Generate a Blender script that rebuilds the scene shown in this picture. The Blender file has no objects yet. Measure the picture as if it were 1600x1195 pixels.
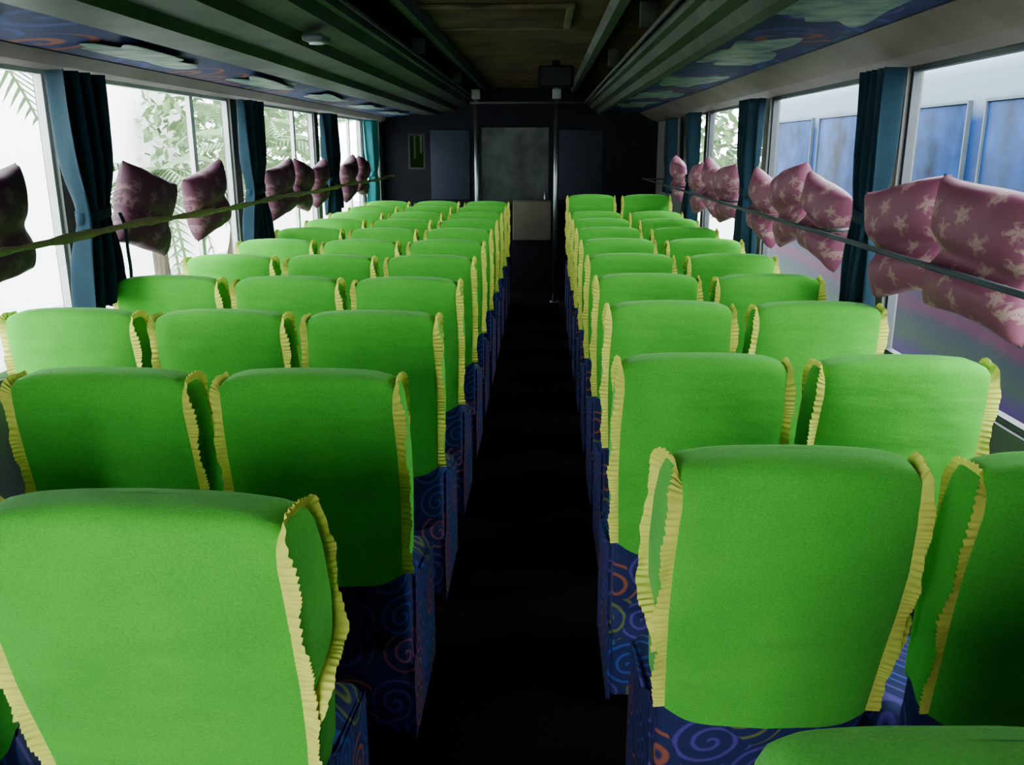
import bpy, math, random
from mathutils import Vector, Matrix
random.seed(7)
C = bpy.context.scene.collection
scene = bpy.context.scene

# ------------------------------------------------------------------ helpers
def link(o):
    C.objects.link(o); return o

def top(o, label, category, group=None, kind=None):
    o["label"] = label
    o["category"] = category
    if group: o["group"] = group
    if kind: o["kind"] = kind
    return o

def empty(name, loc=(0,0,0), rot=(0,0,0)):
    e = bpy.data.objects.new(name, None)
    e.empty_display_size = 0.1
    e.location = loc; e.rotation_euler = rot
    return link(e)

def mobj(name, verts, faces, mat, smooth=True, parent=None):
    me = bpy.data.meshes.new(name)
    me.from_pydata([tuple(v) for v in verts], [], faces)
    me.update()
    if mat: me.materials.append(mat)
    if smooth:
        for p in me.polygons: p.use_smooth = True
    o = bpy.data.objects.new(name, me)
    link(o)
    if parent: o.parent = parent
    return o

def boxes(name, bl, mat, parent=None, bevel=0.0, seg=2, smooth=False):
    V=[];F=[]
    for (x0,x1,y0,y1,z0,z1) in bl:
        b=len(V)
        V += [(x0,y0,z0),(x1,y0,z0),(x1,y1,z0),(x0,y1,z0),(x0,y0,z1),(x1,y0,z1),(x1,y1,z1),(x0,y1,z1)]
        F += [(b,b+3,b+2,b+1),(b+4,b+5,b+6,b+7),(b,b+1,b+5,b+4),(b+1,b+2,b+6,b+5),(b+2,b+3,b+7,b+6),(b+3,b,b+4,b+7)]
    o = mobj(name,V,F,mat,smooth=smooth or bevel>0,parent=parent)
    if bevel>0:
        m=o.modifiers.new("bevel","BEVEL"); m.width=bevel; m.segments=seg
        m.limit_method='ANGLE'
    return o

def tube(name, pts, r, mat, parent=None, n=10):
    V=[];F=[]
    P=[Vector(p) for p in pts]
    for i,p in enumerate(P):
        t=(P[min(i+1,len(P)-1)]-P[max(i-1,0)]).normalized()
        a=t.cross(Vector((0,0,1)))
        if a.length<0.01: a=t.cross(Vector((1,0,0)))
        a.normalize(); b=t.cross(a)
        rr = r[i] if isinstance(r,(list,tuple)) else r
        for k in range(n):
            q=2*math.pi*k/n
            V.append(p+a*math.cos(q)*rr+b*math.sin(q)*rr)
    for i in range(len(P)-1):
        for k in range(n):
            F.append((i*n+k,i*n+(k+1)%n,(i+1)*n+(k+1)%n,(i+1)*n+k))
    F.append(tuple(range(n))[::-1]); F.append(tuple((len(P)-1)*n+k for k in range(n)))
    return mobj(name,V,F,mat,parent=parent)

def extrude(name, prof, y0, y1, mat, parent=None, th=0.012, smooth=False):
    V=[];F=[];n=len(prof)
    segs=12
    for j in range(segs+1):
        y=y0+(y1-y0)*j/segs
        for (x,z) in prof: V.append((x,y,z))
    for j in range(segs):
        for i in range(n-1):
            F.append((j*n+i,j*n+i+1,(j+1)*n+i+1,(j+1)*n+i))
    o=mobj(name,V,F,mat,smooth=smooth,parent=parent)
    m=o.modifiers.new("thick","SOLIDIFY"); m.thickness=th; m.offset=0
    return o

# ------------------------------------------------------------------ materials
def new_mat(name):
    m=bpy.data.materials.new(name); m.use_nodes=True
    nt=m.node_tree; b=nt.nodes["Principled BSDF"]
    return m,nt,b

def plain(name, col, rough=0.6, metal=0.0, var=0.25, scale=8.0, bump=0.0, bscale=60.0, col2=None, sheen=0.0, spec=0.5):
    m,nt,b=new_mat(name)
    b.inputs["Roughness"].default_value=rough
    b.inputs["Metallic"].default_value=metal
    b.inputs["Specular IOR Level"].default_value=spec
    if sheen: b.inputs["Sheen Weight"].default_value=sheen
    tc=nt.nodes.new("ShaderNodeTexCoord")
    n=nt.nodes.new("ShaderNodeTexNoise"); n.inputs["Scale"].default_value=scale
    n.inputs["Detail"].default_value=5
    nt.links.new(tc.outputs["Object"],n.inputs["Vector"])
    r=nt.nodes.new("ShaderNodeValToRGB")
    c2 = col2 or tuple(c*(1-var) for c in col)
    r.color_ramp.elements[0].position=0.3; r.color_ramp.elements[1].position=0.7
    r.color_ramp.elements[0].color=(*c2,1); r.color_ramp.elements[1].color=(*col,1)
    nt.links.new(n.outputs["Fac"],r.inputs["Fac"])
    nt.links.new(r.outputs["Color"],b.inputs["Base Color"])
    if bump>0:
        n2=nt.nodes.new("ShaderNodeTexNoise"); n2.inputs["Scale"].default_value=bscale; n2.inputs["Detail"].default_value=3
        nt.links.new(tc.outputs["Object"],n2.inputs["Vector"])
        bp=nt.nodes.new("ShaderNodeBump"); bp.inputs["Strength"].default_value=bump; bp.inputs["Distance"].default_value=0.01
        nt.links.new(n2.outputs["Fac"],bp.inputs["Height"]); nt.links.new(bp.outputs["Normal"],b.inputs["Normal"])
    return m

def math_node(nt,op,a=None,b=None,c=None):
    n=nt.nodes.new("ShaderNodeMath"); n.operation=op
    for i,v in enumerate((a,b,c)):
        if v is None: continue
        if isinstance(v,(int,float)): n.inputs[i].default_value=v
        else: nt.links.new(v,n.inputs[i])
    return n.outputs[0]

def swirl(name, scale=9.0, bright=1.0, plane="xz", base=(0.006,0.012,0.06), turns=5.5, lw=0.12, rmax=0.55):
    m,nt,b=new_mat(name)
    b.inputs["Roughness"].default_value=0.8
    b.inputs["Specular IOR Level"].default_value=0.2
    tc=nt.nodes.new("ShaderNodeTexCoord")
    sp=nt.nodes.new("ShaderNodeSeparateXYZ"); nt.links.new(tc.outputs["Object"],sp.inputs[0])
    if plane=="xz":
        u=math_node(nt,"ADD",sp.outputs[0],sp.outputs[1]); v=sp.outputs[2]
    else:
        u=sp.outputs[0]; v=sp.outputs[1]
    u=math_node(nt,"MULTIPLY",u,scale); v=math_node(nt,"MULTIPLY",v,scale)
    cb=nt.nodes.new("ShaderNodeCombineXYZ"); nt.links.new(u,cb.inputs[0]); nt.links.new(v,cb.inputs[1])
    vo=nt.nodes.new("ShaderNodeTexVoronoi"); vo.voronoi_dimensions='2D'; vo.feature='F1'
    vo.inputs["Scale"].default_value=1.0; vo.inputs["Randomness"].default_value=0.7
    nt.links.new(cb.outputs[0],vo.inputs["Vector"])
    sub=nt.nodes.new("ShaderNodeVectorMath"); sub.operation="SUBTRACT"
    nt.links.new(cb.outputs[0],sub.inputs[0]); nt.links.new(vo.outputs["Position"],sub.inputs[1])
    s2=nt.nodes.new("ShaderNodeSeparateXYZ"); nt.links.new(sub.outputs[0],s2.inputs[0])
    ang=math_node(nt,"ARCTAN2",s2.outputs[1],s2.outputs[0])
    ang=math_node(nt,"DIVIDE",ang,2*math.pi)
    rr=math_node(nt,"MULTIPLY",vo.outputs["Distance"],turns)
    f=math_node(nt,"FRACT",math_node(nt,"ADD",math_node(nt,"ADD",rr,ang),10.0))
    dist=math_node(nt,"ABSOLUTE",math_node(nt,"SUBTRACT",f,0.5))
    mr=nt.nodes.new("ShaderNodeMapRange"); nt.links.new(dist,mr.inputs[0])
    mr.inputs[1].default_value=lw*1.35; mr.inputs[2].default_value=lw*0.55; mr.inputs[3].default_value=0; mr.inputs[4].default_value=1
    line=math_node(nt,"MULTIPLY",mr.outputs[0],math_node(nt,"LESS_THAN",vo.outputs["Distance"],rmax))
    sepc=nt.nodes.new("ShaderNodeSeparateColor"); nt.links.new(vo.outputs["Color"],sepc.inputs[0])
    rp=nt.nodes.new("ShaderNodeValToRGB"); rp.color_ramp.interpolation='CONSTANT'
    cols=[(0,(0.03,0.06,0.28)),(0.25,(0.015,0.09,0.20)),(0.38,(0.07,0.045,0.25)),(0.60,(0.28,0.08,0.05)),(0.70,(0.03,0.06,0.28)),(0.84,(0.12,0.14,0.05)),(0.92,(0.22,0.06,0.12))]
    el=rp.color_ramp.elements
    el[0].position=0; el[0].color=(*[c*bright for c in cols[0][1]],1)
    el[1].position=cols[1][0]; el[1].color=(*[c*bright for c in cols[1][1]],1)
    for p,c in cols[2:]:
        e=el.new(p); e.color=(*[k*bright for k in c],1)
    nt.links.new(sepc.outputs[0],rp.inputs["Fac"])
    mx=nt.nodes.new("ShaderNodeMix"); mx.data_type='RGBA'
    mx.inputs[6].default_value=(*[c*bright for c in base],1)
    nt.links.new(rp.outputs["Color"],mx.inputs[7]); nt.links.new(line,mx.inputs[0])
    nt.links.new(mx.outputs[2],b.inputs["Base Color"])
    return m

def fabric(name, col, col2):
    m,nt,b=new_mat(name)
    b.inputs["Roughness"].default_value=0.95
    b.inputs["Specular IOR Level"].default_value=0.08
    b.inputs["Sheen Weight"].default_value=0.08
    tc=nt.nodes.new("ShaderNodeTexCoord")
    n=nt.nodes.new("ShaderNodeTexNoise"); n.inputs["Scale"].default_value=5; n.inputs["Detail"].default_value=4
    f=nt.nodes.new("ShaderNodeTexNoise"); f.inputs["Scale"].default_value=260; f.inputs["Detail"].default_value=2
    w=nt.nodes.new("ShaderNodeTexNoise"); w.inputs["Scale"].default_value=9; w.inputs["Detail"].default_value=2
    mp=nt.nodes.new("ShaderNodeMapping"); mp.inputs["Scale"].default_value=(0.6,1,2.0)
    nt.links.new(tc.outputs["Object"],mp.inputs[0])
    nt.links.new(tc.outputs["Object"],n.inputs["Vector"]); nt.links.new(tc.outputs["Object"],f.inputs["Vector"]); nt.links.new(mp.outputs[0],w.inputs["Vector"])
    s=math_node(nt,"ADD",math_node(nt,"MULTIPLY",n.outputs["Fac"],0.45),math_node(nt,"MULTIPLY",f.outputs["Fac"],0.55))
    r=nt.nodes.new("ShaderNodeValToRGB"); r.color_ramp.elements[0].position=0.35; r.color_ramp.elements[1].position=0.62
    r.color_ramp.elements[0].color=(*col2,1); r.color_ramp.elements[1].color=(*col,1)
    nt.links.new(s,r.inputs["Fac"]); nt.links.new(r.outputs["Color"],b.inputs["Base Color"])
    h=math_node(nt,"ADD",w.outputs["Fac"],math_node(nt,"MULTIPLY",f.outputs["Fac"],0.06))
    bp=nt.nodes.new("ShaderNodeBump"); bp.inputs["Strength"].default_value=0.6; bp.inputs["Distance"].default_value=0.015
    nt.links.new(h,bp.inputs["Height"]); nt.links.new(bp.outputs["Normal"],b.inputs["Normal"])
    return m
M_green = fabric("green_cover_cloth",(0.082,0.48,0.042),(0.054,0.35,0.034))
M_yellow= plain("yellow_ruffle_cloth",(0.76,0.76,0.12),0.85,var=0.15,scale=30,spec=0.15)
M_swirl = swirl("navy_swirl_upholstery",7.5,1.0,base=(0.014,0.020,0.085),turns=4.2,lw=0.14,rmax=0.62)
M_swirlc= swirl("blue_swirl_lining",2.6,0.50,"xy",base=(0.014,0.024,0.12),turns=3.0,lw=0.18,rmax=0.5)
M_metal = plain("dark_metal",(0.10,0.10,0.11),0.4,0.8)
M_chrome= plain("chrome",(0.28,0.29,0.31),0.35,1.0,var=0.1)
M_dullm = plain("dull_metal",(0.05,0.05,0.045),0.8,0.0,var=0.4,scale=6,spec=0.2)
M_carpet= plain("black_carpet",(0.005,0.005,0.005),1.0,var=0.5,scale=60,bump=0.4,spec=0.03)
M_wall  = plain("grey_wall_panel",(0.10,0.105,0.10),0.6,var=0.15)
M_frame = plain("black_window_rubber",(0.012,0.013,0.015),0.6,spec=0.2)
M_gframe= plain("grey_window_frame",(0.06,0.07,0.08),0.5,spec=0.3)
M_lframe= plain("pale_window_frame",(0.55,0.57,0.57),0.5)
M_white = plain("white_frame_paint",(0.8,0.82,0.82),0.4,var=0.05)
M_ceil  = plain("olive_ceiling_lining",(0.070,0.046,0.016),0.8,scale=3.2,bump=0.1,bscale=6,col2=(0.007,0.006,0.003),spec=0.1)
M_beige = plain("beige_valance",(0.10,0.085,0.07),0.6,var=0.4,scale=3,spec=0.15)
M_lip   = plain("grey_green_rack_metal",(0.030,0.042,0.026),0.6,0.0,scale=4,col2=(0.006,0.008,0.005),spec=0.2)
M_cream = plain("pale_panel_paint",(0.19,0.25,0.16),0.6,scale=9,col2=(0.015,0.07,0.09),spec=0.12)
M_creamb= plain("beige_board",(0.11,0.095,0.075),0.7,var=0.15,spec=0.1)
M_teal  = plain("teal_curtain_cloth",(0.005,0.020,0.032),0.85,var=0.3,scale=10,sheen=0.03,spec=0.1)
M_teal2 = plain("bright_teal_curtain_cloth",(0.006,0.20,0.24),0.7,var=0.3,scale=10)
M_cord  = plain("tan_yellow_cord",(0.25,0.22,0.075),0.8,var=0.3,scale=40)
M_dark  = plain("dark_grey_panel",(0.008,0.009,0.012),0.8,var=0.2,spec=0.05)
M_leaf  = plain("palm_leaf",(0.13,0.22,0.08),0.6,var=0.4,scale=4)
M_bark  = plain("bark",(0.12,0.09,0.06),0.9,var=0.4,scale=10,bump=0.5)
M_conc  = plain("concrete",(0.42,0.42,0.40),0.9,var=0.15,scale=2)
M_ywall = plain("pale_plaster",(0.93,0.95,0.88),0.9,var=0.03,scale=1.5)
M_tyre  = plain("tyre_rubber",(0.02,0.02,0.02),0.8)

def pillow_mat(name, dark, mid, light):
    m,nt,b=new_mat(name)
    b.inputs["Roughness"].default_value=0.6
    b.inputs["Specular IOR Level"].default_value=0.3
    tc=nt.nodes.new("ShaderNodeTexCoord")
    sp=nt.nodes.new("ShaderNodeSeparateXYZ"); nt.links.new(tc.outputs["Object"],sp.inputs[0])
    nz=nt.nodes.new("ShaderNodeTexNoise"); nz.inputs["Scale"].default_value=18; nz.inputs["Detail"].default_value=2
    nt.links.new(tc.outputs["Object"],nz.inputs["Vector"])
    wob=math_node(nt,"MULTIPLY",math_node(nt,"SUBTRACT",nz.outputs["Fac"],0.5),0.7)
    cb=nt.nodes.new("ShaderNodeCombineXYZ")
    nt.links.new(math_node(nt,"ADD",math_node(nt,"MULTIPLY",sp.outputs[1],9.5),wob),cb.inputs[0]); nt.links.new(math_node(nt,"SUBTRACT",math_node(nt,"MULTIPLY",sp.outputs[2],9.5),wob),cb.inputs[1])
    v=nt.nodes.new("ShaderNodeTexVoronoi"); v.voronoi_dimensions='2D'; v.inputs["Scale"].default_value=1.0; v.inputs["Randomness"].default_value=0.95
    nt.links.new(cb.outputs[0],v.inputs["Vector"])
    sub=nt.nodes.new("ShaderNodeVectorMath"); sub.operation="SUBTRACT"
    nt.links.new(cb.outputs[0],sub.inputs[0]); nt.links.new(v.outputs["Position"],sub.inputs[1])
    s2=nt.nodes.new("ShaderNodeSeparateXYZ"); nt.links.new(sub.outputs[0],s2.inputs[0])
    ang=math_node(nt,"ARCTAN2",s2.outputs[1],s2.outputs[0])
    pet=math_node(nt,"ADD",math_node(nt,"MULTIPLY",math_node(nt,"ABSOLUTE",math_node(nt,"COSINE",math_node(nt,"MULTIPLY",ang,2.5))),0.20),0.22)
    # fine veins break the blossoms up
    vein=math_node(nt,"MULTIPLY",math_node(nt,"ABSOLUTE",math_node(nt,"SINE",math_node(nt,"MULTIPLY",v.outputs["Distance"],22.0))),0.09)
    d=math_node(nt,"SUBTRACT",math_node(nt,"SUBTRACT",pet,v.outputs["Distance"]),vein)
    r=nt.nodes.new("ShaderNodeValToRGB"); r.color_ramp.interpolation='EASE'; e=r.color_ramp.elements
    e[0].position=0.0; e[0].color=(*dark,1); e[1].position=0.16; e[1].color=(*light,1)
    x=e.new(0.06); x.color=(*mid,1)
    nt.links.new(d,r.inputs["Fac"]); nt.links.new(r.outputs["Color"],b.inputs["Base Color"])
    n2=nt.nodes.new("ShaderNodeTexNoise"); n2.inputs["Scale"].default_value=6; n2.inputs["Detail"].default_value=1
    nt.links.new(tc.outputs["Object"],n2.inputs["Vector"])
    bp=nt.nodes.new("ShaderNodeBump"); bp.inputs["Strength"].default_value=0.4; bp.inputs["Distance"].default_value=0.03
    nt.links.new(n2.outputs["Fac"],bp.inputs["Height"]); nt.links.new(bp.outputs["Normal"],b.inputs["Normal"])
    return m
M_pil = pillow_mat("maroon_floral_satin",(0.060,0.013,0.029),(0.085,0.028,0.044),(0.13,0.065,0.075))
M_pil2= pillow_mat("pink_floral_satin",(0.150,0.036,0.072),(0.18,0.062,0.09),(0.26,0.15,0.145))

def glass(name, tint, gloss=0.06, grough=0.03):
    m=bpy.data.materials.new(name); m.use_nodes=True; nt=m.node_tree
    for n in list(nt.nodes):
        if n.type!='OUTPUT_MATERIAL': nt.nodes.remove(n)
    out=[n for n in nt.nodes if n.type=='OUTPUT_MATERIAL'][0]
    t=nt.nodes.new("ShaderNodeBsdfTransparent"); t.inputs[0].default_value=(*tint,1)
    g=nt.nodes.new("ShaderNodeBsdfGlossy"); g.inputs["Roughness"].default_value=grough
    mx=nt.nodes.new("ShaderNodeMixShader"); mx.inputs[0].default_value=gloss
    nt.links.new(t.outputs[0],mx.inputs[1]); nt.links.new(g.outputs[0],mx.inputs[2]); nt.links.new(mx.outputs[0],out.inputs[0])
    return m
M_glass = glass("clear_window_glass",(0.94,0.97,0.98),0.008)
M_tint  = glass("tinted_glass",(0.014,0.026,0.004),0.003)

# ------------------------------------------------------------------ camera
cam=bpy.data.cameras.new("camera"); co=bpy.data.objects.new("camera",cam); link(co)
cam.sensor_width=36; cam.lens=1350/1600*36; cam.clip_start=0.02
co.location=(0,0,1.65); co.rotation_euler=(math.radians(90-15.2),0,math.radians(1.97))
scene.camera=co

# ------------------------------------------------------------------ setting
XL,XR=-1.90,1.35
Y0,Y1=-1.3,10.6
def struct(o): o["kind"]="structure"; return o
struct(boxes("floor",[(XL-0.08,XR+0.08,Y0-0.1,Y1+0.1,-0.1,0.0)],M_carpet))
struct(boxes("ceiling",[(XL-0.08,XR+0.08,Y0-0.1,Y1+0.1,2.32,2.40)],M_ceil))
piers=[1.5,3.5,5.5,7.5,9.45]
def side_wall(name,x0,x1,ys,ye):
    bl=[(x0,x1,Y0,Y1,0,0.86),(x0,x1,Y0,Y1,1.94,2.32)]
    bl+=[(x0,x1,Y0,ys,0.86,1.94),(x0,x1,ye,Y1,0.86,1.94)]
    for p in piers:
        if ys<p-0.06 and p+0.06<ye: bl.append((x0,x1,p-0.06,p+0.06,0.86,1.94))
    return struct(boxes(name,bl,M_wall))
YSL,YSR=2.1,1.62  # out-of-view near walls kept solid to block daylight and darken the front rows
YEL,YER=10.35,8.4
side_wall("wall_left",XL-0.06,XL,YSL,YEL)
side_wall("wall_right",XR,XR+0.06,YSR,YER)
k=1
for (xa,xb,ys0,ye0) in ((XL-0.045,XL-0.015,YSL,YEL),(XR+0.015,XR+0.045,YSR,YER)):
    ys=[ys0]+[p for p in piers if ys0<p<ye0]+[ye0]
    for a,b in zip(ys[:-1],ys[1:]):
        a2=a+(0.06 if a>ys0 else 0); b2=b-(0.06 if b<ye0 else 0)
        w=empty("window_%d"%k,((xa+xb)/2,(a2+b2)/2,0.86)); struct(w)
        hy=(b2-a2)/2; hz=1.08; hx=(xb-xa)/2
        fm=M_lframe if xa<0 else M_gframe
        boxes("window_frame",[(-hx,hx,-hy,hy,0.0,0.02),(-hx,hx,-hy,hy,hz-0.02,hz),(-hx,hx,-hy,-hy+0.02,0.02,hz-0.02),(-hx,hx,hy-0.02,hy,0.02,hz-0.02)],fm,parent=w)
        if hy>0.8 and xa<0: boxes("mullion",[(-hx*0.8,hx*0.8,hy*0.38,hy*0.38+0.05,0.02,hz-0.02)],M_white,parent=w)
        boxes("glass_pane",[(-0.003,0.003,-hy+0.02,hy-0.02,0.02,hz-0.02)],M_glass,parent=w)
        k+=1
DX0,DX1=-1.80,-0.35
struct(boxes("wall_back",[(XL,DX0,Y0-0.06,Y0,0,2.32),(DX1,XR,Y0-0.06,Y0,0,2.32),(DX0,DX1,Y0-0.06,Y0,2.15,2.32),(DX0,DX1,Y0-0.06,Y0,0,0.5)],M_wall))
w=struct(empty("window_%d"%k,((DX0+DX1)/2,Y0-0.03,0.5))); k+=1  # unseen opening added behind the camera to brighten the near-left seat
hw=(DX1-DX0)/2
boxes("window_frame",[(-hw,hw,-0.02,0.02,0,0.04),(-hw,hw,-0.02,0.02,1.61,1.65),(-hw,-hw+0.04,-0.02,0.02,0.04,1.61),(hw-0.04,hw,-0.02,0.02,0.04,1.61)],M_frame,parent=w)
boxes("glass_pane",[(-hw+0.04,hw-0.04,-0.003,0.003,0.04,1.61)],M_glass,parent=w)

# far partition
wx0,wx1,wz0,wz1=-1.60,-1.40,1.40,1.81
struct(boxes("wall_front",[
  (XL,wx0,Y1,Y1+0.06,0,2.32),(wx0,wx1,Y1,Y1+0.06,0,wz0),(wx0,wx1,Y1,Y1+0.06,wz1,2.32),
  (wx1,-0.84,Y1,Y1+0.06,0,2.32),(-0.84,0.18,Y1,Y1+0.06,2.0,2.32),
  (0.18,XR,Y1,Y1+0.06,0,2.32)],M_dark))
w=struct(empty("window_%d"%k,((wx0+wx1)/2,Y1+0.03,wz0))); k+=1
h=(wx1-wx0)/2; H=wz1-wz0
boxes("window_frame",[(-h,h,-0.03,0.03,0,0.02),(-h,h,-0.03,0.03,H-0.02,H),(-h,-h+0.02,-0.03,0.03,0.02,H-0.02),(h-0.02,h,-0.03,0.03,0.02,H-0.02)],M_frame,parent=w)
boxes("glass_pane",[(-h+0.02,h-0.02,-0.003,0.003,0.02,H-0.02)],M_tint,parent=w)
pn=boxes("partition_panel",[(-0.26,0.26,-0.015,0.0,0,0.80)],plain("bluish_panel",(0.018,0.021,0.034),0.7,var=0.2,spec=0.1),None,0.004)
pn.location=(0.45,Y1,1.05); top(pn,"dark bluish flat panel on the partition wall","panel","partition panels")
pn2=pn.copy(); link(pn2); pn2.location=(-1.10,Y1,1.05); pn2.scale=(0.9,1,1)
d=struct(empty("door_1",(-0.33,Y1+0.03,0)))
boxes("door_frame",[(-0.51,-0.40,-0.03,0.03,0,2.0),(0.40,0.51,-0.03,0.03,0,2.0),(-0.40,0.40,-0.03,0.03,0,1.0),(-0.40,0.40,-0.03,0.03,1.88,2.0)],M_dark,parent=d)
boxes("glass_pane",[(-0.40,0.40,-0.004,0.004,1.0,1.88)],plain("dark_glass_lit_shapes",(0.040,0.052,0.044),0.3,scale=4.5,col2=(0.004,0.006,0.006),spec=0.15),parent=d)  # grey-green lit shapes in the dark pane are painted in as noise
tube("door_handle",[(0.36,-0.05,0.95),(0.36,-0.06,1.15)],0.012,M_chrome,parent=d)

# ------------------------------------------------------------------ luggage racks
def oval(name, cx, cy, z, rx, ry, parent, seed):
    rnd=random.Random(seed); ph=[rnd.uniform(0,6) for _ in range(5)]
    V=[];F=[];n=64
    rings=[(1.0,0.0),(0.97,-0.002),(0.84,-0.003),(0.3,-0.003)]
    for (s,dz) in rings:
        for i in range(n):
            a=2*math.pi*i/n
            c,sn=math.cos(a),math.sin(a)
            q=s*(0.9+0.14*math.sin(2*a+ph[0])+0.15*math.sin(3*a+ph[1])+0.11*math.sin(5*a+ph[2])+0.07*math.sin(8*a+ph[3]))
            V.append((cx+rx*q*math.copysign(abs(c)**0.6,c),cy+ry*q*math.copysign(abs(sn)**0.6,sn),z+dz))
    for j in range(len(rings)-1):
        for i in range(n):
            F.append((j*n+i,j*n+(i+1)%n,(j+1)*n+(i+1)%n,(j+1)*n+i))
    F.append(tuple((len(rings)-1)*n+i for i in range(n)))
    return mobj(name,V,F,M_cream,parent=parent)

rk=empty("luggage_rack",(0,0,0))
top(rk,"worn green-grey metal luggage rack with blue swirl lining","luggage rack","overhead luggage racks")
ya,yb=-1.2,10.5
extrude("valance",[(XR-0.01,1.94),(1.26,1.965),(1.12,2.04)],ya,yb,M_beige,rk)
extrude("underside_lining",[(1.12,2.045),(1.08,2.055),(0.68,2.055)],ya,yb,M_swirlc,rk)
extrude("front_lip",[(0.70,2.05),(0.67,2.03),(0.63,2.035),(0.61,2.075),(0.56,2.085),(0.54,2.125),(0.51,2.13),(0.50,2.17),(0.52,2.18)],ya,yb,M_lip,rk)
extrude("upper_rail",[(0.40,2.31),(0.37,2.27),(0.33,2.27),(0.31,2.31)],ya,yb,M_lip,rk)
tube("hand_bar",[(0.47,ya,2.15),(0.47,yb,2.15)],0.010,M_dullm,rk)
for i,y in enumerate((1.2,2.65,4.1,5.7,7.2,8.7)):
    oval("pale_panel",0.89,y,2.0485,0.17,0.54,rk,i)
for y in (2.9,4.1,6.0):
    boxes("bracket",[(0.42,0.50,y-0.012,y+0.012,2.16,2.27)],M_lip,rk,0.006)
rk2=empty("luggage_rack.001",(0,0,0))
top(rk2,"dark grey-green metal luggage rack above the three-seat side","luggage rack","overhead luggage racks")
extrude("valance",[(XL+0.01,1.94),(-1.85,1.955),(-1.80,1.995)],ya,yb,M_beige,rk2)
extrude("underside_lining",[(-1.80,2.0),(-1.45,2.04)],ya,yb,M_swirlc,rk2)
extrude("front_lip",[(-1.45,2.045),(-1.41,2.02),(-1.22,2.025),(-1.19,2.06),(-1.02,2.07),(-0.99,2.11),(-0.86,2.13),(-0.83,2.17),(-0.80,2.17),(-0.79,2.21),(-0.81,2.22)],ya,yb,M_lip,rk2)
extrude("upper_rail",[(-0.70,2.31),(-0.67,2.27),(-0.63,2.27),(-0.61,2.31)],ya,yb,M_lip,rk2)
tube("hand_bar",[(-0.75,ya,2.18),(-0.75,yb,2.18)],0.010,M_dullm,rk2)
for i,y in enumerate((2.2,3.7,5.2,6.7,8.2,9.6)):
    oval("pale_panel",-1.62,y,2.006,0.13,0.50,rk2,i+9)
for y in (3.1,5.5,7.9):
    boxes("bracket",[(-0.79,-0.71,y-0.012,y+0.012,2.19,2.28)],M_lip,rk2,0.006)

l=empty("reading_lamp",(-0.93,3.75,2.095)); top(l,"small pale reading lamp on the luggage rack edge","lamp")
boxes("lamp_body",[(-0.045,0.045,-0.07,0.07,-0.03,0.0)],M_gframe,l,0.012)
tube("lamp_lens",[(0,0,-0.036),(0,0,-0.029)],0.03,M_lframe,l,14)

h=empty("ceiling_hatch",(-0.25,4.9,2.32)); top(h,"brown worn ceiling escape hatch with raised rim","hatch")
M_rim=plain("hatch_rim",(0.11,0.085,0.038),0.7,var=0.95,scale=3,spec=0.2)
boxes("hatch_rim",[(-0.40,0.40,-0.42,-0.38,-0.02,0),(-0.40,0.40,0.38,0.42,-0.02,0),(-0.40,-0.36,-0.38,0.38,-0.02,0),(0.36,0.40,-0.38,0.38,-0.02,0)],M_rim,h,0.006)
boxes("hatch_panel",[(-0.36,0.36,-0.38,0.38,-0.012,0)],M_ceil,h,0.004)

mn=empty("ceiling_monitor",(0.10,7.3,2.32)); top(mn,"small dark monitor hanging from the ceiling","monitor")
M_blk=plain("matt_black_plastic",(0.005,0.005,0.006),0.8,spec=0.05)
boxes("monitor_housing",[(-0.14,0.14,-0.03,0.08,-0.20,-0.04)],M_blk,mn,0.012)
boxes("screen",[(-0.12,0.12,-0.036,-0.031,-0.185,-0.055)],plain("screen",(0.008,0.008,0.010),0.6,spec=0.1),mn)
boxes("mount",[(-0.03,0.03,0.0,0.06,-0.045,0)],M_blk,mn)

def pole(x,lab):
    e=empty("grab_pole",(x,9.46,0)); top(e,lab,"pole","chrome grab poles")
    tube("pole_tube",[(0,0,0.01),(0,0,2.31)],0.024,M_chrome,e,14)
    tube("floor_flange",[(0,0,0.0),(0,0,0.015)],0.05,M_chrome,e,16)
    boxes("pole_bracket",[(-0.045,0.045,-0.04,0.04,2.14,2.24)],plain("bracket_grey",(0.2,0.2,0.19),0.6),e,0.01)
pole(-0.70,"chrome grab pole beside the seats near the partition")
pole(0.14,"chrome grab pole beside the seats near the partition")
cb=tube("crossbar",[(-0.76,9.40,2.10),(0.40,9.40,2.10)],0.011,M_dullm)
top(cb,"horizontal dull metal crossbar joining the two grab poles","bar")
lw=empty("low_cabinet",(-0.12,10.2,0)); top(lw,"low cabinet with beige board at end of aisle","cabinet")
boxes("cabinet_base",[(-0.22,0.22,-0.1,0.2,0,0.60)],M_dark,lw,0.01)
boxes("beige_board",[(-0.22,0.22,-0.12,0.2,0.61,1.06)],M_creamb,lw,0.015)

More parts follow.
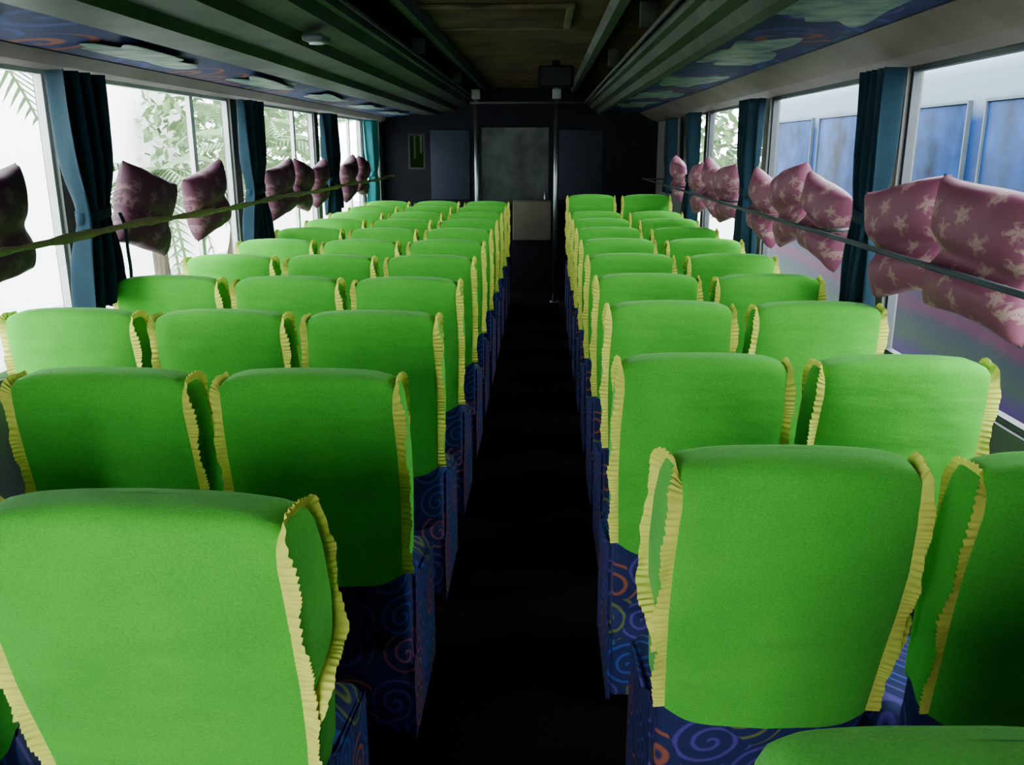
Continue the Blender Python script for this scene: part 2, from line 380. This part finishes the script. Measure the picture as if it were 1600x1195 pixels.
# ------------------------------------------------------------------ seats
ZT=1.115
TTn=[(0.00,.28,.202,.202,.10),(.30,.54,.206,.206,.10),(.37,.61,.209,.209,.105),(.45,.69,.214,.214,.11),(.57,.81,.220,.221,.115),
    (.68,.92,.221,.222,.12),(.78,1.02,.217,.219,.12),(.85,1.062,.214,.216,.112),(.90,1.089,.207,.209,.10),
    (.94,1.105,.193,.195,.08),(.975,1.115,.155,.16,.055),(1.0,1.118,.06,.06,.01)]
TTw=[(0.00,.28,.202,.206,.10),(.30,.54,.206,.210,.11),(.37,.61,.209,.214,.115),(.45,.69,.214,.220,.12),(.57,.81,.219,.229,.135),
    (.68,.92,.219,.235,.15),(.78,1.02,.215,.232,.148),(.85,1.062,.211,.227,.138),(.90,1.089,.203,.218,.12),
    (.94,1.105,.189,.202,.095),(.975,1.115,.155,.165,.06),(1.0,1.118,.06,.07,.01)]
TT=TTn
XS=1.0
def sec(p):
    for a,b in zip(TT[:-1],TT[1:]):
        if p<=b[0]+1e-9:
            f=(p-a[0])/(b[0]-a[0]); f=max(0,min(1,f))
            return [a[i]+(b[i]-a[i])*f for i in range(1,5)]
    return list(TT[-1][1:])
def pos(p,phi,off=0.0):
    z,wr,wf,t=sec(p)
    c,s=math.cos(phi),math.sin(phi)
    n=7.0
    sx=math.copysign(abs(c)**(2/n),c); sy=math.copysign(abs(s)**(2/n),s)
    w=(wr+(wf-wr)*(sy+1)/2)*XS+off
    tt=t+2*off
    x=sx*w
    t0=0.12 if TT is TTn else 0.148
    yc=t0/2+(ZT-z)*0.20
    y=sy*tt/2+yc
    if sy<0:
        y-=0.010*(1-sx*sx)*min(1,max(0,(ZT-z)/0.15+0.15))
        y+=0.005*math.sin(z*21+x*9)*math.cos(x*13)*(1-abs(sx)**4)
    k=max(0,min(1,(z-0.85)/0.27)); k=k*k*(3-2*k)
    zz=z+0.012*(1-min(1,(x/0.22)**2))*k+off*(1 if p>.85 else 0)
    return Vector((x,y,zz))
def loft(name,p0,p1,rows,off,mat,hem=None,N=72,parent=None,capbot=False):
    V=[];F=[]
    for j in range(rows+1):
        s=j/rows
        for i in range(N):
            phi=2*math.pi*i/N
            a=p0+(hem(phi) if hem else 0)
            V.append(pos(a+(p1-a)*s,phi,off))
    for j in range(rows):
        for i in range(N):
            F.append((j*N+i,j*N+(i+1)%N,(j+1)*N+(i+1)%N,(j+1)*N+i))
    F.append(tuple(rows*N+i for i in range(N)))
    if capbot: F.append(tuple(range(N))[::-1])
    return mobj(name,V,F,mat,parent=parent)
def hemf(phi):
    c,s=math.cos(phi),math.sin(phi)
    sx=abs(c)**0.4
    r=0.055*(sx**6)
    if s>0: r+=0.02
    return r+0.006*math.sin(phi*5)

def ruffle(name,side,parent,seed=0,wide=False,wmul=1.0):
    path=[]
    n1=60
    def ang(a): return a if side>0 else math.pi-a
    p_h=0.335; PA=0.80; PB=0.918
    aR=-0.72; aF=0.70
    for i in range(n1):
        p=p_h+(PA-p_h)*i/n1
        path.append((pos(p,ang(aR),0.008),Vector((side,-0.35,0)),1.0))
    nA=44
    for i in range(nA+1):
        th=math.pi*i/nA
        c=math.cos(th); s=math.sin(th)
        a = aR*c if c>0 else aF*(-c)
        p=PA+(PB-PA)*s**0.8
        path.append((pos(p,ang(a),0.009),Vector((side*(1-0.45*s),-0.35*c-0.1*s,0.95*s)),1.0-(0.1 if wide else 0.3)*(i/nA)))
    pg=0.48 if wide else 0.55
    for i in range(1,n1-15):
        f=i/(n1-16)
        p=PA+(pg-PA)*f
        m=(max(0,(f-0.35)/0.65)) if wide else 0; m=m*m*(3-2*m)
        path.append((pos(p,ang(aF-1.35*m),0.009),Vector((side,0.25-0.5*f if wide else 0.25,0)),0.95 if wide else 0.6*(1-f*0.7)))
    P=[a for a,_,_ in path]; D=[b.normalized() for _,b,_ in path]; WW=[c for _,_,c in path]
    for _ in range(6):
        P=[P[0]]+[(P[i-1]+P[i]*2+P[i+1])/4 for i in range(1,len(P)-1)]+[P[-1]]
    L=[0]
    for a,b in zip(P[:-1],P[1:]): L.append(L[-1]+(b-a).length)
    step=0.0018; n=int(L[-1]/step)
    V=[];F=[];j=0
    phs=0
    for i in range(n+1):
        l=L[-1]*i/n
        while j<len(L)-2 and L[j+1]<l: j+=1
        f=(l-L[j])/max(1e-6,L[j+1]-L[j])
        p=P[j].lerp(P[j+1],f); d=D[j].lerp(D[j+1],f).normalized(); wf=WW[j]+(WW[j+1]-WW[j])*f
        t=(P[min(j+2,len(P)-1)]-P[max(j-1,0)]).normalized(); nn=t.cross(d).normalized()
        phs+=2*math.pi*step/(0.0140+0.0040*math.sin(l*37+seed)+0.0030*math.sin(l*97+seed))
        am=(0.75+0.25*math.sin(l*67+seed)); w=math.sin(phs)*am
        W=0.029*wf*wmul*(1+0.12*math.sin(l*43+seed)+0.05*math.sin(l*119+seed))
        base=p-d*0.003
        fl=nn*0.005*math.sin(l*29+seed)
        V.append(base); V.append(base+d*W*0.25+nn*(w*0.0013)); V.append(base+d*W*0.5+nn*(w*0.0026)+fl*0.3)
        V.append(base+d*W*0.78+nn*(w*0.0034)+fl*0.7); V.append(base+d*W+nn*w*0.0036+fl)
    for i in range(n):
        for q in range(4):
            F.append((i*5+q,i*5+q+1,(i+1)*5+q+1,(i+1)*5+q))
    return mobj(name,V,F,M_yellow,parent=parent)

def seat_proto(arm_side,style):
    global TT,XS
    wide = style in ("wide","broad")
    TT=TTw if wide else TTn
    XS=1.13 if style=="broad" else 1.0
    e=empty("bus_seat",(0,0,0))
    parts=[]
    bk=loft("backrest",0.0,0.90,18,0.0,M_swirl,capbot=True,parent=e)
    parts.append((bk,e))
    cv=loft("seat_cover",0.30,1.0,44,0.007,M_green,hem=hemf,parent=e)
    parts.append((cv,e))
    if style!="bare":
        r1=ruffle("ruffle_trim",1,cv,1,wide,1.0 if arm_side>=0 else 0.85); r2=ruffle("ruffle_trim",-1,cv,4,wide,1.0 if arm_side<0 else 0.85)
        r1["label"]="gathered yellow ruffle"; r2["label"]="gathered yellow ruffle"
        parts+= [(r1,cv),(r2,cv)]
    xw=0.203
    cu=boxes("seat_cushion",[(-xw,xw,0.285,0.63,0.34,0.45)],M_swirl,e,0.035,4); parts.append((cu,e))
    sk=boxes("seat_base",[(-xw,xw,0.165,0.61,0.04,0.335)],M_swirl,e,0.015,2); parts.append((sk,e))
    for (x,y) in ((-0.17,0.26),(0.17,0.26),(-0.17,0.56),(0.17,0.56)):
        lg=boxes("leg",[(x-0.015,x+0.015,y-0.015,y+0.015,0.0,0.045)],M_metal,e); parts.append((lg,e))
    if arm_side:
        xa,xb=0.202*arm_side,0.212*arm_side
        prof=[(0.170,0.03),(0.61,0.03),(0.61,0.42),(0.36,0.45),(0.28,0.50),(0.24,0.50),(0.215,0.28),(0.170,0.27)]
        V=[];m=len(prof)
        for xx in (xa,xb):
            for (y,z) in prof: V.append((xx,y,z))
        F=[tuple(range(m)),tuple(range(2*m-1,m-1,-1))]
        for i in range(m): F.append((i,(i+1)%m,m+(i+1)%m,m+i))
        ar=mobj("side_panel",V,F,M_swirl,smooth=False,parent=e)
        md=ar.modifiers.new("bevel","BEVEL"); md.width=0.004; md.segments=2
        parts.append((ar,e))
    XS=1.0
    return e,parts
protos={}
def place_seat(arm,x,y,z,label,lean,style=""):
    key=(arm,style)
    if key not in protos: 
        protos[key]=seat_proto(arm,style)
        e=protos[key][0]
    else:
        e0,parts0=protos[key]
        e=e0.copy(); link(e)
        mp={e0:e}
        for o,par in parts0:
            c=o.copy(); link(c); c.parent=mp[par]; mp[o]=c
    e.location=(x,y,z); e.rotation_euler=(0,0,lean)
    top(e,label,"bus seat","covered bus seats in rows")
    return e
rowsL=[1.14,1.93,2.72,3.48,4.23,4.98,5.73,6.48,7.23,7.98,8.73]
rowsR=[0.605,1.38,2.13,2.93,3.62,4.35,5.1,5.85,6.6,7.35]
LX=[-0.555,-1.055,-1.555]; RX=[0.450,0.955]
lab_ai="bus seat beside aisle, lime green cover with yellow ruffles"
lab_mid="bus seat between two others, lime green cover with yellow ruffles"
lab_win="bus seat beside window, lime green cover with yellow ruffles"
for ri,y in enumerate(rowsL):
    for ci,x in enumerate(LX):
        if ri<2 and ci==2: continue
        xx=(-0.618,-1.175)[ci] if ri==0 else x
        place_seat(1 if ci==0 else 0,xx,y+random.uniform(-.008,.008),0,(lab_ai,lab_mid,lab_win)[ci],math.radians(random.uniform(-.3,.3)),"broad" if (ri==0 and ci==0) else "")
for ri,y in enumerate(rowsR):
    for ci,x in enumerate(RX):
        if ri==0 and ci==1: continue
        xx=x-0.02 if ri==0 else (x-0.03 if ri==2 else x)
        if ri==1 and ci==1: xx=x+0.012
        place_seat(-1 if ci==0 else 0,xx,y+random.uniform(-.008,.008),0,"plain green covered bus seat beside aisle" if ri==0 else (lab_ai,lab_win)[ci],math.radians(random.uniform(-.3,.3)),"bare" if ri==0 else ("wide" if (ri==1 and ci==0) else ""))
pl=boxes("seat_platform",[(0.19,1.30,8.22,8.95,0.0,0.10)],M_dark,None,0.01); top(pl,"dark raised platform under the last seat row","platform")
for ci,x in enumerate(RX):
    place_seat(-1 if ci==0 else 0,x,8.10,0.10,"lime green covered bus seat on the raised last row",0)

# ------------------------------------------------------------------ pillows
def pillow_mesh(name,seed,mat,crease,inner):
    rnd=random.Random(seed); N=36; V=[];F=[]
    idx={}
    a0=rnd.uniform(0,6)
    for side in (1,-1):
        for i in range(N+1):
            for j in range(N+1):
                u=-1+2*i/N; v=-1+2*j/N
                edge=(i in(0,N)) or (j in (0,N))
                if side==-1 and edge: idx[(side,i,j)]=idx[(1,i,j)]; continue
                y=0.235*u*(1-0.11*(1-v*v)); z=0.225*v*(1-0.11*(1-u*u))
                if v<0:
                    z*=1-0.12*u*u*(-v); y*=1-0.10*v*v*abs(u)
                z-=0.02*u*u+0.006*math.sin(3*u+a0)
                h=0.105*(max(0,(1-u*u)*(1-v*v)))**0.36
                th=math.atan2(v,u); r=max(abs(u),abs(v))
                h*=1+0.07*r*r*r*math.sin(9*th+a0+side)
                c=math.exp(-((z+0.03)/0.045)**2)
                if side==inner: h*=1-crease*c
                sh=inner*0.035*max(0,v)*(1-abs(u)*0.3)
                y*=1-0.08*c
                idx[(side,i,j)]=len(V); V.append((side*h+sh,y,z))
    for side in (1,-1):
        for i in range(N):
            for j in range(N):
                q=(idx[(side,i,j)],idx[(side,i+1,j)],idx[(side,i+1,j+1)],idx[(side,i,j+1)])
                F.append(q if side>0 else q[::-1])
    return mobj(name,V,F,mat)
pA=pillow_mesh("pillow",1,M_pil,0.35,1); pB=pillow_mesh("pillow",2,M_pil2,0.6,-1)
usedp=set()
def pillow(base,x,y,z,tilt,yaw=0,roll=0,s=1.0,lab=""):
    if base not in usedp: o=base; usedp.add(base)
    else: o=base.copy(); link(o)
    o.location=(x,y,z); o.rotation_euler=(math.radians(tilt),math.radians(roll),math.radians(yaw)); o.scale=(s,s,s)
    top(o,lab,"pillow","floral pillows along the windows")
LL="maroon floral satin pillow tucked behind tan-yellow cord by window"
for (y,z,t,yaw,s) in ((2.74,1.40,8,0,0.85),(3.86,1.38,-16,-10,0.82),(4.60,1.385,16,-10,0.80),(5.92,1.38,12,-8,0.82),(6.44,1.38,-12,-4,0.78),(6.98,1.38,12,0,0.76),(8.05,1.38,14,0,0.84),(8.62,1.38,-10,0,0.80)):
    pillow(pA,-1.775,y,z,t,yaw,0,s,LL)
LR="dusky pink floral satin pillow squeezed behind window rail"
for (y,z,t,yaw,s) in ((2.93,1.36,-10,16,0.88),(2.43,1.365,8,14,0.92),(3.84,1.35,16,10,0.80),(4.33,1.38,-14,8,0.82),(4.86,1.34,18,8,0.80),(5.86,1.36,-8,6,0.82),(6.37,1.38,18,4,0.80),(6.90,1.35,-10,0,0.82),(8.0,1.39,12,0,0.80)):
    pillow(pB,1.225,y,z,t,yaw,0,s,LR)

# cord (left): flat cloth band
V=[];F=[];n=200
for i in range(n+1):
    y=0.2+9.6*i/n
    z=1.355-0.010*math.sin(((y-1.5)%2.0)/2.0*math.pi)
    hwid=0.013+0.004*math.sin(y*11)+0.002*math.sin(y*37)
    tw=0.35*math.sin(y*3.1)
    V += [(-1.64-hwid*math.sin(tw),y,z-hwid*math.cos(tw)),(-1.636,y,z),(-1.64+hwid*math.sin(tw),y,z+hwid*math.cos(tw))]
for i in range(n):
    a=3*i
    F += [(a,a+1,a+4,a+3),(a+1,a+2,a+5,a+4)]
o=mobj("cord",V,F,M_cord); m=o.modifiers.new("t","SOLIDIFY"); m.thickness=0.004
top(o,"flat tan-yellow cloth cord stretched along the windows","cord")
rl=empty("window_rail",(1.10,0,1.325)); top(rl,"dark metal rail running along the windows","rail")
tube("rail_tube",[(0,0.3,0),(0,9.8,0)],0.009,plain("rail_paint",(0.04,0.05,0.06),0.6,var=0.2,spec=0.2),rl)
for y in (1.5,3.5,5.5,7.5,9.45):
    tube("rail_bracket",[(0,y+0.12,0),(0.245,y+0.12,0)],0.008,M_metal,rl)

# ------------------------------------------------------------------ curtains
def curtain(x,y,mat,lab,hw=0.15,zt=1.925,zb=1.0,inward=1,tail=False,seed=0,ampl=0.04):
    e=empty("curtain",(x,y,zb)); top(e,lab,"curtain","gathered window curtains")
    V=[];F=[];NZ=30;NS=90
    ztie=1.40
    for j in range(NZ+1):
        z=zb+(zt-zb)*j/NZ
        k=math.exp(-((z-ztie)/0.12)**2)
        h=hw*(1-0.38*k)*(1+0.06*math.sin(z*7+seed))
        amp=ampl*(1-0.35*k)
        for i in range(NS+1):
            s=-1+2*i/NS
            yy=h*s+0.01*math.sin(z*5+s*4+seed)
            xx=amp*math.sin(s*math.pi*3.8+seed+0.5*math.sin(z*3))+0.010*math.sin(s*23+z*4)
            V.append((xx,yy,z-zb+(0.02*math.sin(s*5+seed) if j==0 else 0)))
    for j in range(NZ):
        for i in range(NS):
            a=j*(NS+1)+i
            F.append((a,a+1,a+NS+2,a+NS+1))
    o=mobj("curtain_cloth",V,F,mat,parent=e)
    m=o.modifiers.new("t","SOLIDIFY"); m.thickness=0.004
    V=[];F=[];n=40
    for q in (-0.022,0.022):
        for i in range(n):
            a=2*math.pi*i/n
            V.append((0.048*math.cos(a),(hw*0.66)*math.sin(a),ztie-zb+q+0.015*math.sin(a)))
    for i in range(n): F.append((i,(i+1)%n,n+(i+1)%n,n+i))
    b=mobj("tie_band",V,F,mat,parent=e); m=b.modifiers.new("t","SOLIDIFY"); m.thickness=0.006
    if tail:
        pts=[(inward*0.05,hw*0.62+0.02*math.sin(i*0.5)+i*0.006,ztie-zb-0.005-i*0.03) for i in range(13)]
        V=[];F=[]
        for i,p in enumerate(pts):
            for dy in (-0.012,0.012): V.append((p[0]+0.004*math.sin(i),p[1]+dy,p[2]))
        for i in range(len(pts)-1): F.append((2*i,2*i+1,2*i+3,2*i+2))
        t=mobj("tie_tail",V,F,mat,parent=e); m=t.modifiers.new("t","SOLIDIFY"); m.thickness=0.004
curtain(-1.775,3.42,M_teal,"dark teal curtain tied at window pillar with hanging tie",0.17,zb=1.02,tail=True,seed=1,ampl=0.05)
curtain(-1.785,5.46,M_teal,"dark teal gathered curtain at window pillar",0.18,seed=2)
curtain(-1.785,7.50,M_teal,"dark teal gathered curtain at window pillar",0.18,zb=1.12,seed=3)
curtain(-1.785,9.30,M_teal2,"bright teal gathered curtain at window pillar",0.18,seed=4)
curtain(1.24,3.40,M_teal,"dark navy-teal curtain tied at window pillar",0.12,seed=5,inward=-1)
curtain(1.24,5.40,M_teal,"dark navy-teal gathered curtain at window pillar",0.14,seed=6)
curtain(1.24,7.46,M_teal,"dark navy-teal gathered curtain at window pillar",0.15,seed=7)
curtain(1.24,8.75,M_teal,"dark navy-teal gathered curtain at window pillar",0.15,zb=1.24,seed=8)

# ------------------------------------------------------------------ outside
g=boxes("ground",[(-30,30,-20,45,-1.1,-1.0)],M_conc); g["kind"]="structure"
bw=empty("boundary_wall",(-8.5,8,-1.0)); top(bw,"tall pale plastered boundary wall outside the bus","wall")
boxes("wall_body",[(-0.1,0.1,-14,16,0,4.6)],M_ywall,bw)
boxes("wall_coping",[(-0.12,0.12,-14,16,4.6,4.66)],M_ywall,bw,0.02)

def frond(V,F,base,ang,L,droop,rise):
    n=20
    P=[]
    for i in range(n+1):
        f=i/n
        rr=L*f*(1-0.15*f); zz=rise*f-droop*f*f
        P.append(Vector((base[0]+math.cos(ang)*rr,base[1]+math.sin(ang)*rr,base[2]+zz)))
    side=Vector((-math.sin(ang),math.cos(ang),0))
    for i in range(1,n+1):
        t=(P[i]-P[i-1]).normalized()
        l=0.36*L*math.sin(math.pi*min(1,(i+1)/(n+2)))**0.7*0.7
        for s in (1,-1):
            tip=P[i]+side*s*l+t*l*0.6+Vector((0,0,-0.35*l))
            b=len(V)
            V += [P[i]-t*0.015,P[i]+t*0.015,(P[i]+tip)/2+t*0.018+Vector((0,0,0.02)),tip,(P[i]+tip)/2-t*0.015]
            F.append((b,b+1,b+2,b+3,b+4))
    for i in range(n):
        b=len(V); w=side*0.012
        V += [P[i]-w,P[i]+w,P[i+1]+w,P[i+1]-w]; F.append((b,b+1,b+2,b+3))
def palm(x,y,h,nf,L,seed,up=1.0):
    rnd=random.Random(seed)
    e=empty("palm_tree",(x,y,-1.0)); top(e,"green palm with arching fronds outside the windows","palm tree","palms outside the bus")
    tube("trunk",[(0,0,0),(0.03,0.02,h*0.5),(0,0,h)],[0.09,0.07,0.06],M_bark,e)
    V=[];F=[]
    for i in range(nf):
        frond(V,F,(0,0,h-0.05),2*math.pi*i/nf+rnd.uniform(-.25,.25),L*rnd.uniform(.8,1.1),up*rnd.uniform(.5,1.3)*L*0.7,rnd.uniform(.3,1.0)*L*0.9)
    mobj("fronds",V,F,M_leaf,smooth=False,parent=e)
palm(-3.3,7.35,2.45,12,0.85,3,2.0)
palm(-3.5,5.0,3.4,11,1.0,5)
palm(-4.0,12.6,2.7,14,1.4,8)

def tree(x,y,h,R,seed,n=1600):
    rnd=random.Random(seed)
    e=empty("tree",(x,y,-1.0)); top(e,"leafy dark green tree outside the bus","tree","trees outside the bus")
    tube("trunk",[(0,0,0),(0.1,0.05,h*0.5),(0,0,h)],[0.2,0.15,0.08],M_bark,e)
    V=[];F=[]
    for i in range(n):
        while True:
            q=Vector((rnd.uniform(-1,1),rnd.uniform(-1,1),rnd.uniform(-1,1)))
            if 0.3<q.length<1: break
        c=Vector((q.x*R,q.y*R,h+q.z*R*0.8))
        a=Vector((rnd.uniform(-1,1),rnd.uniform(-1,1),rnd.uniform(-1,1))).normalized(); b=a.cross(Vector((0.3,0.5,1))).normalized()
        s=rnd.uniform(.10,.22); k0=len(V)
        V += [c-a*s,c+b*s*.5,c+a*s,c-b*s*.5]; F.append((k0,k0+1,k0+2,k0+3))
    mobj("crown",V,F,M_leaf,smooth=False,parent=e)
tree(4.0,17.2,3.2,2.4,1); tree(9.0,16,3.8,2.4,2); tree(-7.2,20.0,2.8,2.2,4)

# parked blue bus
m,nt,b=new_mat("blue_bus_paint"); b.inputs["Roughness"].default_value=0.7; b.inputs["Specular IOR Level"].default_value=0.08
tc=nt.nodes.new("ShaderNodeTexCoord"); sp=nt.nodes.new("ShaderNodeSeparateXYZ"); nt.links.new(tc.outputs["Object"],sp.inputs[0])
nb=nt.nodes.new("ShaderNodeTexNoise"); nb.inputs["Scale"].default_value=1.2; nt.links.new(tc.outputs["Object"],nb.inputs["Vector"])
fz=math_node(nt,"ADD",math_node(nt,"DIVIDE",sp.outputs[2],3.5),math_node(nt,"MULTIPLY",math_node(nt,"SUBTRACT",nb.outputs["Fac"],0.5),0.05))
rp=nt.nodes.new("ShaderNodeValToRGB"); rp.color_ramp.interpolation='LINEAR'; el=rp.color_ramp.elements
st=[(0.0,(0.012,0.006,0.036)),(0.25,(0.020,0.008,0.050)),(0.29,(0.014,0.028,0.020)),(0.34,(0.012,0.016,0.028)),(0.37,(0.045,0.008,0.028)),(0.41,(0.010,0.013,0.030)),(0.46,(0.003,0.012,0.050)),(0.82,(0.003,0.022,0.095)),(0.87,(0.12,0.16,0.20))]
el[0].position=0; el[0].color=(*st[0][1],1); el[1].position=st[1][0]; el[1].color=(*st[1][1],1)
for p,c in st[2:]:
    q=el.new(p); q.color=(*c,1)
nt.links.new(fz,rp.inputs["Fac"]); nt.links.new(rp.outputs["Color"],b.inputs["Base Color"])
M_bus=m
pb=empty("parked_bus",(3.3,7.0,-1.0)); top(pb,"blue parked bus with white roof and striped lower side","bus")
boxes("bus_body",[(0,2.5,-6.2,6.2,0.35,3.32)],M_bus,pb,0.12,4)
M_bwin=plain("bus_window_glass",(0.006,0.040,0.16),0.6,scale=2.4,col2=(0.001,0.004,0.008),spec=0.06)
M_bfr=plain("bus_window_trim",(0.06,0.08,0.10),0.6,spec=0.2)
for i in range(6):
    y=-5.9+i*2.0
    wn=boxes("bus_window",[(-0.02,0.02,y,y+1.7,2.0,2.98)],M_bwin,pb,0.01)
    boxes("window_frame",[(-0.035,0.01,y-0.02,y+1.72,2.98,3.0),(-0.035,0.01,y-0.02,y+1.72,1.98,2.0),(-0.035,0.01,y-0.02,y,2.0,2.98),(-0.035,0.01,y+1.7,y+1.72,2.0,2.98)],M_bfr,wn)
for y in (-4.0,3.8):
    tube("wheel",[(-0.02,y,0.48),(0.28,y,0.48)],0.48,M_tyre,pb,28)

# ------------------------------------------------------------------ light
W=bpy.data.worlds.new("world"); scene.world=W; W.use_nodes=True
bg=W.node_tree.nodes["Background"]; bg.inputs[0].default_value=(0.93,0.99,1.0,1); bg.inputs[1].default_value=17.0
